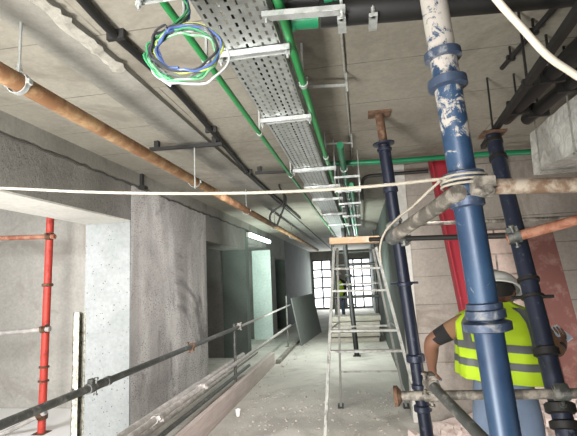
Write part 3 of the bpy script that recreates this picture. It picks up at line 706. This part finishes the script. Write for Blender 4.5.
# ------------------------------------------------------------------ step ladder
lad = thing('step_ladder', 'dusty aluminium step ladder standing open in the corridor', 'ladder', (0, 5.0, 0))
lt0, lt1 = atY(334, 248, 4.95), atY(376, 248, 4.95)
FZ = .0
lf0, lf1 = atY(325.5, 430, 4.42), atY(424.5, 430, 4.42)
lf0 = lt0+(lf0-lt0)*(lt0.z/(lt0.z-lf0.z)); lf1 = lt1+(lf1-lt1)*(lt1.z/(lt1.z-lf1.z))
for a_, b_ in ((lt0, lf0), (lt1, lf1)): MB().beam(a_, b_, .03, .06, (0,1,0)).build('front_rail', m_alu, lad)
bt0, bt1 = lt0+Vector((.03,.14,0)), lt1+Vector((-.03,.14,0))
bf0 = atZ(341, 408, 0); bf1 = Vector((lf1.x-.08, bf0.y, 0))
for a_, b_ in ((bt0, bf0), (bt1, bf1)):
    MB().beam(a_, b_, .025, .045, (0,1,0)).build('rear_rail', m_alu, lad)
    MB().box((b_.x-.035,b_.y-.03,0),(b_.x+.035,b_.y+.03,.05)).build('foot', m_black, lad)
for p_ in (lf0, lf1): MB().box((p_.x-.03,p_.y-.04,0),(p_.x+.03,p_.y+.04,.05)).build('foot', m_black, lad)
def onrail(y, side):
    a_, b_ = ((lt0, lf0), (lt1, lf1))[side]; lo, hi = 0., 1.
    for _ in range(40):
        m_ = (lo+hi)/2; p_ = a_+(b_-a_)*m_; v = 218-FPX*((p_-EYE).dot(Uv))/((p_-EYE).dot(Fv))
        if v < y: lo = m_
        else: hi = m_
    return a_+(b_-a_)*lo
for y in (269, 291, 331, 351.5):
    MB().beam(onrail(y, 0), onrail(y-1, 1), .07, .022).build('step', m_alu, lad)
for z in (.45, 1.0, 1.5):
    MB().beam(along(bt0, bf0, z), along(bt1, bf1, z), .02, .02).build('rear_rung', m_alu, lad)
for s_ in (0, 1):
    a_ = along((lt0,lt1)[s_], (lf0,lf1)[s_], 1.05); b_ = along((bt0,bt1)[s_], (bf0,bf1)[s_], 1.05); MB().beam(a_, b_, .004, .02).build('spreader', m_galv, lad)
mb = MB(); c0_, c1_ = atY(330, 241.5, 4.98), atY(379, 239.5, 4.98); mb.beam(c0_, c1_, .2, .07)
mb.build('top_platform', m_plank, lad, bevel=.004)

# ------------------------------------------------------------------ corridor depth
A, B = atY(344, 236, 9.2), atZ(357, 356, 0)
prop('steel_prop', 'thin black prop standing behind the ladder in the corridor', A, B, CZ, .05, m_blackp, [(1.6,.08,.05),(1.0,.07,.04),(.5,.07,.04)], m_blackp, (.1, m_blackp))
tim = [(-.85,13.2,.2), (-.7,13.5,.5), (-.75,13.4,.35)]
k = 0
m_pile = wood('pale dusty timber', (176,170,158), (146,140,130), (2, 30, 30))
for lvl in range(5):
    for j in range(2):
        y = 10.9+j*.5+random.uniform(-.05,.05); z0 = .002+lvl*.124-(.014 if False else 0); x0 = -.80+random.uniform(-.1,.12); x1 = .44-random.uniform(0,.10)
        o = MB().beam((x0, y, z0+.06), (x1, y+random.uniform(-.04,.04), z0+.06), .14, .09 if lvl % 2 else .118).build('timber_beam', m_pile, loc=(x0,y,z0), bevel=.006)
        tag(o, ['bottom', 'second', 'middle', 'fourth', 'topmost'][lvl] + ' grey timber beam of the pile across the corridor, ' + ('front' if j == 0 else 'rear') + ' stack', 'timber', 'timber pile across the corridor')
# cross tubes far behind the ladder
for i, (z, y) in enumerate(((1.02, 12.2), (1.9, 12.2), (2.25, 12.3))):
    tube_thing('scaffold_tube', ['far level tube behind the ladder at chest height', 'far level tube behind the ladder near its top', 'far level tube just under the ladder platform'][i], 'tube', (-.75, y, z), (.48, y, z), .04, m_scaf_d)
A = Vector((-.66, 11.42, 2.85)); B = Vector((-.66, 11.42, 0))
for i, x in enumerate((-.72, .40)):
    tube_thing('scaffold_standard', ['dark upright at the left of the far scaffold', 'dark upright at the right of the far scaffold'][i], 'post', (x, 12.29, 0), (x, 12.29, 2.8), .045, m_scaf_d)

# ------------------------------------------------------------------ debris on the floor
deb = MB()
for i in range(900):
    if i < 450: x = random.uniform(-1.6, .4); y = random.uniform(4.0, 6.5)
    elif i < 700: x = random.gauss(-1.45, .14); y = random.uniform(4, 13)
    else: x = random.uniform(.3, 2.4); y = random.uniform(3.2, 4.3)
    s_ = random.choice((.004,.005,.006,.008,.008,.013))*random.uniform(.7,1.4)
    a_ = random.uniform(0, PI); deb.obox((x,y,s_*.4), (s_*math.cos(a_), s_*math.sin(a_), .1*s_), (-s_*.7*math.sin(a_), s_*.7*math.cos(a_), 0), (0,.15*s_,s_*.5))
o = deb.build('debris', concrete('mortar crumbs', (158,151,143), (186,178,170), 6, 60), smooth=False); tag(o, 'pale mortar crumbs scattered over the corridor floor', 'debris'); o['kind'] = 'stuff'
p_ = atZ(238, 416, 0)
c_ = MB().lathe(p_, p_+Vector((0,0,.08)), [(0,.022),(.07,.032),(.075,.034),(.075,.030),(.006,.020)], 14); tag(c_.build('cup', m_white, loc=p_), 'small white cup standing on the floor beside the toe board', 'cup')
rub = MB()
for i in range(420):
    u = random.gauss(0, .32); v = abs(random.gauss(0, .22)); h = max(0, .36*math.exp(-(u/.55)**2)*(1-v/.8))
    x = 1.85+u*1.4; y = 4.92-v; s_ = random.uniform(.015, .06)
    z = random.uniform(.3, 1)*h+s_*.4; a_ = random.uniform(0, PI)
    rub.obox((x,y,z), (s_*math.cos(a_), s_*math.sin(a_), .2*s_), (-s_*.7*math.sin(a_), s_*.7*math.cos(a_), .1*s_), (.1*s_,.2*s_,s_*.6))
vs = []; fs = []; n = 24; m_ = 12
for i in range(n+1):
    for j in range(m_+1):
        u = -1.1+2.2*i/n; v = .75*j/m_; h = max(0, .40*math.exp(-(u/.6)**2)*(1-v/.75))
        vs.append((1.85+u*1.1, 5.04-v, h+(random.uniform(0,.03) if h > .01 else .001)))
for i in range(n):
    for j in range(m_): fs.append((i*(m_+1)+j, (i+1)*(m_+1)+j, (i+1)*(m_+1)+j+1, i*(m_+1)+j+1))
rub.add(vs, fs)
o = rub.build('rubble_heap', concrete('pinkish rubble', (204,186,178), (228,214,206), 4, 40, .8), smooth=False); tag(o, 'heap of pale pink rubble at the foot of the back wall', 'rubble'); o['kind'] = 'stuff'
#PEOPLE
# ------------------------------------------------------------------ people
m_skin = plain('brown skin', (112,78,60), .6, .06, 12)
m_shirt = plain('brown shirt cloth', (128,96,70), .9, .12, 30, .2)
m_cuff = plain('black cuff cloth', (24,24,26), .9, .1, 30, .2)
m_jean = plain('faded blue jeans', (112,128,152), .9, .2, 9, .25)
m_boot = plain('brown boot leather', (78,62,48), .7, .1)
m_vest = plain('fluorescent yellow vest cloth', (164,194,24), .75, .1, 7, .25)
m_refl = plain('grey reflective tape', (80,84,84), .5, .05)
m_helm = plain('white helmet plastic', (200,200,196), .35, .06)
m_hair = plain('black hair', (20,17,15), .8, .1)
m_phone = plain('pale phone casing', (196,212,230), .3, .04)

def skin_body(name, chains, mats, parent, loc, head=None):
    """one continuous figure: joints joined by edges, a radius on each, grown with a skin modifier; head and hands merge in"""
    me = bpy.data.meshes.new(name); V = []; E = []; Rr = []; roots = []; idx = {}
    for ch in chains:
        prev = None
        for item in ch:
            key, co, r = item
            if key in idx: i = idx[key]
            else:
                i = len(V); V.append(Vector(co)); Rr.append(r); idx[key] = i
            if prev is not None: E.append((prev, i))
            prev = i
    me.from_pydata(V, E, []); o = bpy.data.objects.new(name+'_build', me); COL.objects.link(o)
    sm = o.modifiers.new('skin', 'SKIN'); sm.use_smooth_shade = True
    for i, sv in enumerate(me.skin_vertices[0].data):
        r = Rr[i]; sv.radius = r if isinstance(r, tuple) else (r, r); sv.use_root = (i == 0)
    su = o.modifiers.new('sub', 'SUBSURF'); su.levels = 2; su.render_levels = 2
    dg = bpy.context.evaluated_depsgraph_get(); dg.update()
    ev = o.evaluated_get(dg); m2 = ev.to_mesh(); vs = [v.co.copy() for v in m2.vertices]; fs = [tuple(p.vertices) for p in m2.polygons]; ev.to_mesh_clear()
    bpy.data.objects.remove(o); bpy.data.meshes.remove(me)
    return vs, fs

def make_head(c, fwd, up, r=.098):
    """skull, jaw, nose, brow, eyes, lips and ears modelled by displacing one ball"""
    f = Vector(fwd).normalized(); u = (Vector(up)-f*Vector(up).dot(f)).normalized(); s = f.cross(u)
    n, m = 28, 22; vs = []; fs = []
    for i in range(m+1):
        th = PI*i/m
        for k in range(n):
            ph = 2*PI*k/n
            x = math.sin(th)*math.sin(ph); y = math.sin(th)*math.cos(ph); z = math.cos(th)   # y forward
            X = x*.78; Y = y*.98; Z = z*1.18
            if z < 0: X *= 1+.28*z; Y *= (1+.22*z if y < 0 else 1+.02*z)
            front = max(0, y)**2
            g = lambda cx, cz, w: math.exp(-((x-cx)**2+(z-cz)**2)/w)
            Y += front*(.20*g(0,-.16,.018)+.10*g(0,.02,.012)+.05*g(0,-.5,.02)+.05*g(0,-.72,.03)-.07*g(.3,.08,.02)-.07*g(-.3,.08,.02)+.04*g(.3,.24,.03)+.04*g(-.3,.24,.03))
            if abs(x) > .8: X += math.copysign(.16*math.exp(-((y+.02)**2/.01+(z-.0)**2/.05)), x)
            vs.append(Vector(c)+(s*X+f*Y+u*Z)*r)
    for i in range(m):
        for k in range(n):
            k2 = (k+1) % n; fs.append((i*n+k, (i+1)*n+k, (i+1)*n+k2, i*n+k2))
    return vs, fs, (f, u, s)

def hand_chains(key, wrist, dirv, palmn, thumb_side, curl=.5, sc=1.0):
    """palm plus four unequal fingers with three joints and a side thumb; keys start from the wrist joint"""
    w = Vector(wrist); d = Vector(dirv).normalized(); n = Vector(palmn); n = (n-d*n.dot(d)).normalized(); s = d.cross(n)*thumb_side
    pc = w+d*.045*sc; ch = [[(key, w, .024*sc), (key+'p', pc, (.036*sc, .020*sc))]]
    for j, (off, L) in enumerate(((.028, .075), (.010, .085), (-.009, .078), (-.027, .060))):
        b = w+d*.085*sc+s*off*sc; pts = [b]; a = .25*curl
        dd = d
        for q, fr in enumerate((.45, .32, .23)):
            a = curl*(.5+.55*q); dd = d*math.cos(a)+n*math.sin(a); b = b+dd*L*fr*sc; pts.append(b)
        c = [(key+'p', pc, .03)] + [(key+'f%d%d' % (j, q), p_, (.0092-.0010*q)*sc) for q, p_ in enumerate(pts)]
        ch.append(c)
    t0 = w+d*.03*sc+s*.030*sc+n*.008; t1 = t0+(d*.6+s*.55+n*.45)*.035*sc; t2 = t1+(d*.8+s*.05+n*.5)*.032*sc
    ch.append([(key+'p', pc, .03), (key+'t0', t0, .013*sc), (key+'t1', t1, .0108*sc), (key+'t2', t2, .0092*sc)])
    return ch

# worker seen from behind, head bent forward and turned to the phone in the right hand
PY = 2.72
wk = thing('person', 'person in a yellow reflective vest and white helmet standing with back turned', 'person', (.75, PY, 0))
pel = Vector((.755, PY-.01, .90)); 
shL = atY(466, 322, PY+.03); shR = atY(539, 324, PY+.05)
elL = atY(431, 341, PY+.08); haL = atY(432, 368, PY+.20)
elR = atY(556, 352, PY+.06); haR = atY(563, 345, PY+.30)
neck = Vector((.775, PY+.09, 1.395)); hc = Vector((.845, PY+.175, 1.45))
chains = [
 [('pel', pel, (.155, .115)), ('sp', Vector((.755, PY, 1.03)), (.150, .11)), ('ch', Vector((.755, PY+.03, 1.18)), (.165, .115)), ('up', Vector((.76, PY+.06, 1.30)), (.13, .09)), ('nk', neck, .054), ('hd', hc, .06)],
 [('up', 0, 0), ('cl', Vector((.76, PY+.06, 1.30)).lerp(shL, .6), .072), ('shl', shL, .066), ('eul', shL.lerp(elL, .55), .060), ('ell', elL, .050), ('fal', elL.lerp(haL, .45), .046), ('wl', haL, .026)],
 [('up', 0, 0), ('cr', Vector((.76, PY+.06, 1.30)).lerp(shR, .6), .068), ('shr', shR, .060), ('eur', shR.lerp(elR, .55), .050), ('elr', elR, .043), ('far', elR.lerp(haR, .45), .038), ('wr', haR, .026)]]
for sx, k_ in ((-1, 'l'), (1, 'r')):
    hx = .755+sx*.10
    chains.append([('pel', 0, 0), ('h'+k_, Vector((hx, PY-.01, .82)), .095), ('th'+k_, Vector((hx+sx*.015, PY, .65)), .084), ('kn'+k_, Vector((hx+sx*.02, PY+.03, .47)), .060), ('cf'+k_, Vector((hx+sx*.025, PY-.005, .33)), .058), ('an'+k_, Vector((hx+sx*.03, PY-.02, .085)), .043), ('ft'+k_, Vector((hx+sx*.04, PY+.09, .045)), (.042,.04)), ('to'+k_, Vector((hx+sx*.05, PY+.17, .035)), (.038,.03))])
dl = (haL-elL).normalized(); dr = (haR-elR).normalized()
chains += hand_chains('wl', haL, dl+Vector((0,.3,0)), (.75,.2,.1), 1, .6)
chains += hand_chains('wr', haR, dr*.5+Vector((.1,.6,.5)), (-.6,-.2,.75), -1, .75)
chains = [[(k_, co, r) for k_, co, r in c] for c in chains]
vs, fs = skin_body('body', chains, None, wk, None)
hv, hf, (f_, u_, s_) = make_head(hc, (.55, .70, -.42), (.10, .38, .92))
n0 = len(vs); vs += hv; fs += [tuple(i+n0 for i in q_) for q_ in hf]
bd = MB(); bd.v = vs; bd.f = fs; bo = bd.build('body', m_skin, wk)
for mm in (m_shirt, m_cuff, m_jean, m_boot): bo.data.materials.append(mm)
def seg_t(p_, a_, b_):
    d = b_-a_; t_ = (p_-a_).dot(d)/d.length_squared; tc = min(1, max(0, t_)); return t_, (p_-(a_+d*tc)).length
o0 = ORG['person']
for po_ in bo.data.polygons:
    c = Vector(po_.center)+o0; mi = 0
    inhead = c.z > 1.385 and (c-hc).length < .16
    tl, dL1 = seg_t(c, shL, elL); t2, dL2 = seg_t(c, elL, haL); tr_, dR1 = seg_t(c, shR, elR); t3, dR2 = seg_t(c, elR, haR)
    arm = min(dL1, dL2, dR1, dR2) < .085 and (c.x < shL.x+.03 or c.x > shR.x-.03)
    if inhead: mi = 0
    elif arm:
        if dL1 <= dL2 and dL1 < .1 and c.x < .8: mi = 1 if tl < .52 else (2 if tl < .86 else 0)
        elif c.x < .8: mi = 0
        elif dR1 <= dR2: mi = 1
        else: mi = 1 if t3 < .35 else (2 if t3 < .75 else 0)
    elif c.z < .14: mi = 4
    elif c.z < .965: mi = 3
    elif c.z < 1.37: mi = 1
    po_.material_index = mi
# sleeve flare on the left arm
a_, b_ = shL.lerp(elL, .25), elL
# hair under the helmet
def cap(c, f, u, s, a, b_, h, z0, n=26, m=9, pad=1.0, tilt=0):
    mb = MB(); vs = []; fs = []
    for i in range(m+1):
        th = (PI/2)*i/m
        for k in range(n):
            ph = 2*PI*k/n; rr_ = math.sin(th)
            vs.append(Vector(c)+s*(a*rr_*math.cos(ph))+f*(b_*rr_*math.sin(ph))+u*(z0+h*math.cos(th)))
    for i in range(m):
        for k in range(n):
            k2 = (k+1) % n; fs.append((i*n+k, (i+1)*n+k, (i+1)*n+k2, i*n+k2))
    return mb, vs, fs
mb, v_, q_ = cap(hc-f_*.012, f_, u_, s_, .088, .104, .12, -.005)
n_ = 26; base = len(v_)-n_
for k in range(n_):
    ph = 2*PI*k/n_; back = max(0, -math.sin(ph)); v_.append(Vector(hc)-f_*.012+s_*(.082*math.cos(ph))+f_*(.096*math.sin(ph))+u_*(-.012-.062*back**.6))
for k in range(n_): k2 = (k+1) % n_; q_.append((base+k, base+n_+k, base+n_+k2, base+k2))
mb.add(v_, q_).build('hair', m_hair, wk)
# helmet: shell, brim all round with a longer peak, ridge
mb, v_, q_ = cap(hc, f_, u_, s_, .112, .132, .105, .032)
base = len(v_)-n_
for lift, sc_ in ((-.006, 1.0), (-.012, 1.16), (-.018, 1.15), (-.010, .97)):
    for k in range(n_):
        ph = 2*PI*k/n_; pk = 1+(.16 if sc_ > 1 else 0)*max(0, math.sin(ph))**3
        v_.append(Vector(hc)+s_*(.112*sc_*math.cos(ph))+f_*(.132*sc_*pk*math.sin(ph))+u_*(.032+lift))
for j in range(4):
    for k in range(n_): k2 = (k+1) % n_; q_.append((base+j*n_+k, base+(j+1)*n_+k, base+(j+1)*n_+k2, base+j*n_+k2))
hl = mb.add(v_, q_).build('helmet', m_helm, wk)
rg = MB().path([Vector(hc)+f_*(.128*math.cos(a))+u_*(.034+.107*math.sin(a)) for a in [PI*(.1+.8*k/14) for k in range(15)]], .008, 8); rg.build('ridge', m_helm, hl)

# vest: lofted shell following the torso
VR = [(.99, .262, .185, -.005), (1.02, .262, .183, 0), (1.08, .258, .178, .005), (1.16, .254, .176, .018), (1.24, .256, .170, .035), (1.30, .252, .152, .05), (1.345, .215, .122, .062), (1.385, .120, .084, .075), (1.405, .085, .066, .08)]
def vest_pt(a, z, off=0.0):
    for i in range(len(VR)-1):
        if VR[i][0] <= z <= VR[i+1][0]+1e-6: break
    t_ = (z-VR[i][0])/(VR[i+1][0]-VR[i][0]); A_, B_, dy = [VR[i][j]*(1-t_)+VR[i+1][j]*t_ for j in (1, 2, 3)]
    e = 1.0; ca, sa = math.cos(a), math.sin(a)
    ca = math.copysign(abs(ca)**.8, ca); sa = math.copysign(abs(sa)**.8, sa)
    wr = .006*math.sin(9*a+7*z)+.004*math.sin(17*a-11*z)
    dz = -.022*ca if z < 1.2 else -.022*ca*max(0, (1.35-z)/.15)
    return Vector((.777+(A_+off+wr)*ca, PY+dy+(B_+off+wr)*sa, z+dz))
def vest_patch(a0, a1, z0, z1, off, na, nz, th=.004):
    vs = []; fs = []
    for i in range(nz+1):
        for j in range(na+1): vs.append(vest_pt(a0+(a1-a0)*j/na, z0+(z1-z0)*i/nz, off))
    N_ = len(vs)
    for i in range(nz+1):
        for j in range(na+1): vs.append(vest_pt(a0+(a1-a0)*j/na, z0+(z1-z0)*i/nz, off-th))
    w_ = na+1
    for i in range(nz):
        for j in range(na):
            q = (i*w_+j, i*w_+j+1, (i+1)*w_+j+1, (i+1)*w_+j); fs.append(q); fs.append(tuple(N_+k for k in reversed(q)))
    for i in range(nz):
        for j in (0, na): fs.append((i*w_+j, (i+1)*w_+j, N_+(i+1)*w_+j, N_+i*w_+j))
    for j in range(na):
        for i in (0, nz): fs.append((i*w_+j, i*w_+j+1, N_+i*w_+j+1, N_+i*w_+j))
    return MB().add(vs, fs)
vt = vest_patch(0, 2*PI, .99, 1.405, 0, 60, 24).build('vest', m_vest, wk)
for z0, z1 in ((1.06, 1.098), (1.15, 1.19)): vest_patch(0, 2*PI, z0, z1, .004, 60, 3).build('reflective_band', m_refl, vt)
for a0 in (-PI/2-.92, -PI/2+.50, PI/2-.6, PI/2+.6):
    vest_patch(a0-.15, a0+.15, 1.19, 1.375, .004, 5, 14).build('reflective_band', m_refl, vt)
# phone in the right hand
pc_ = haR+Vector((.035, .10, .055))
ph = MB().obox(pc_, Vector((.030,.012,.012)), Vector((-.02,.058,.035)), Vector((-.001,-.002,.004)))
tag(ph.build('phone', m_phone, loc=pc_), 'pale phone held up in the right hand of the worker in the yellow vest', 'phone')

# a distant worker seen through the ladder
def far_person(x, y, rz, label, dark):
    r_ = thing('person', label, 'person', (x, y, 0)); R3 = Matrix.Rotation(rz, 3, 'Z'); B0 = Vector((x, y, 0))
    P = lambda a, b, c: B0+R3 @ Vector((a, b, c))
    ch = [[('pel', P(0,0,.93), (.15,.11)), ('sp', P(0,0,1.1), (.14,.105)), ('ch', P(0,0,1.28), (.165,.115)), ('up', P(0,0,1.42), (.12,.09)), ('nk', P(0,.02,1.5), .052), ('hd', P(0,.04,1.6), .07)]]
    for sx, k_ in ((-1,'l'),(1,'r')):
        ch.append([('up',0,0), ('sh'+k_, P(sx*.19,0,1.40), .06), ('el'+k_, P(sx*.25,.02,1.12), .045), ('wr'+k_, P(sx*.22,.14,.90), .03)])
        ch += hand_chains('wr'+k_, P(sx*.22,.14,.90), R3 @ Vector((0,.5,-.8)), R3 @ Vector((-sx,.3,0)), sx, .6)
        ch.append([('pel',0,0), ('h'+k_, P(sx*.1,0,.84), .09), ('kn'+k_, P(sx*.11,.02,.48), .062), ('an'+k_, P(sx*.12,-.02,.08), .045), ('to'+k_, P(sx*.13,.14,.04), (.04,.035))])
    vs, fs = skin_body('body', ch, None, None, None)
    hv, hf, (f, u, s) = make_head(P(0,.05,1.62), R3 @ Vector((0,1,-.1)), (0,0,1))
    n0 = len(vs); vs = vs+hv; fs = fs+[tuple(i+n0 for i in q) for q in hf]
    b_ = MB(); b_.v = vs; b_.f = fs; o = b_.build('body', m_skin, r_); o.data.materials.append(m_jean); o.data.materials.append(m_cuff)
    for p_ in o.data.polygons:
        c = p_.center; p_.material_index = 0 if c.z > 1.49 or (c.z < .93 and (Vector((c.x,c.y,0)).length > .19) and c.z > .7) else (1 if c.z < .93 else 2)
    mb = MB(); vs = []; fs = []
    prof = [(.86,.19,.135),(1.0,.19,.14),(1.2,.2,.14),(1.35,.19,.13),(1.45,.13,.1)]
    for z, a, b in prof:
        for k in range(24): vs.append(P(a*math.cos(2*PI*k/24), b*math.sin(2*PI*k/24), z))
    for i in range(len(prof)-1):
        for k in range(24): k2 = (k+1) % 24; fs.append((i*24+k, i*24+k2, (i+1)*24+k2, (i+1)*24+k))
    mb.add(vs, fs).build('vest', m_vest, r_)
    m2, v_, q_ = cap(P(0,.05,1.62), f, u, s, .11, .13, .105, .03); m2.add(v_, q_); m2.build('helmet', m_helm, r_)
pA = atY(337, 281, 13.6); far_person(pA.x, 14.9, 2.6, 'distant person in a yellow vest seen left of the black prop through the ladder', 1)
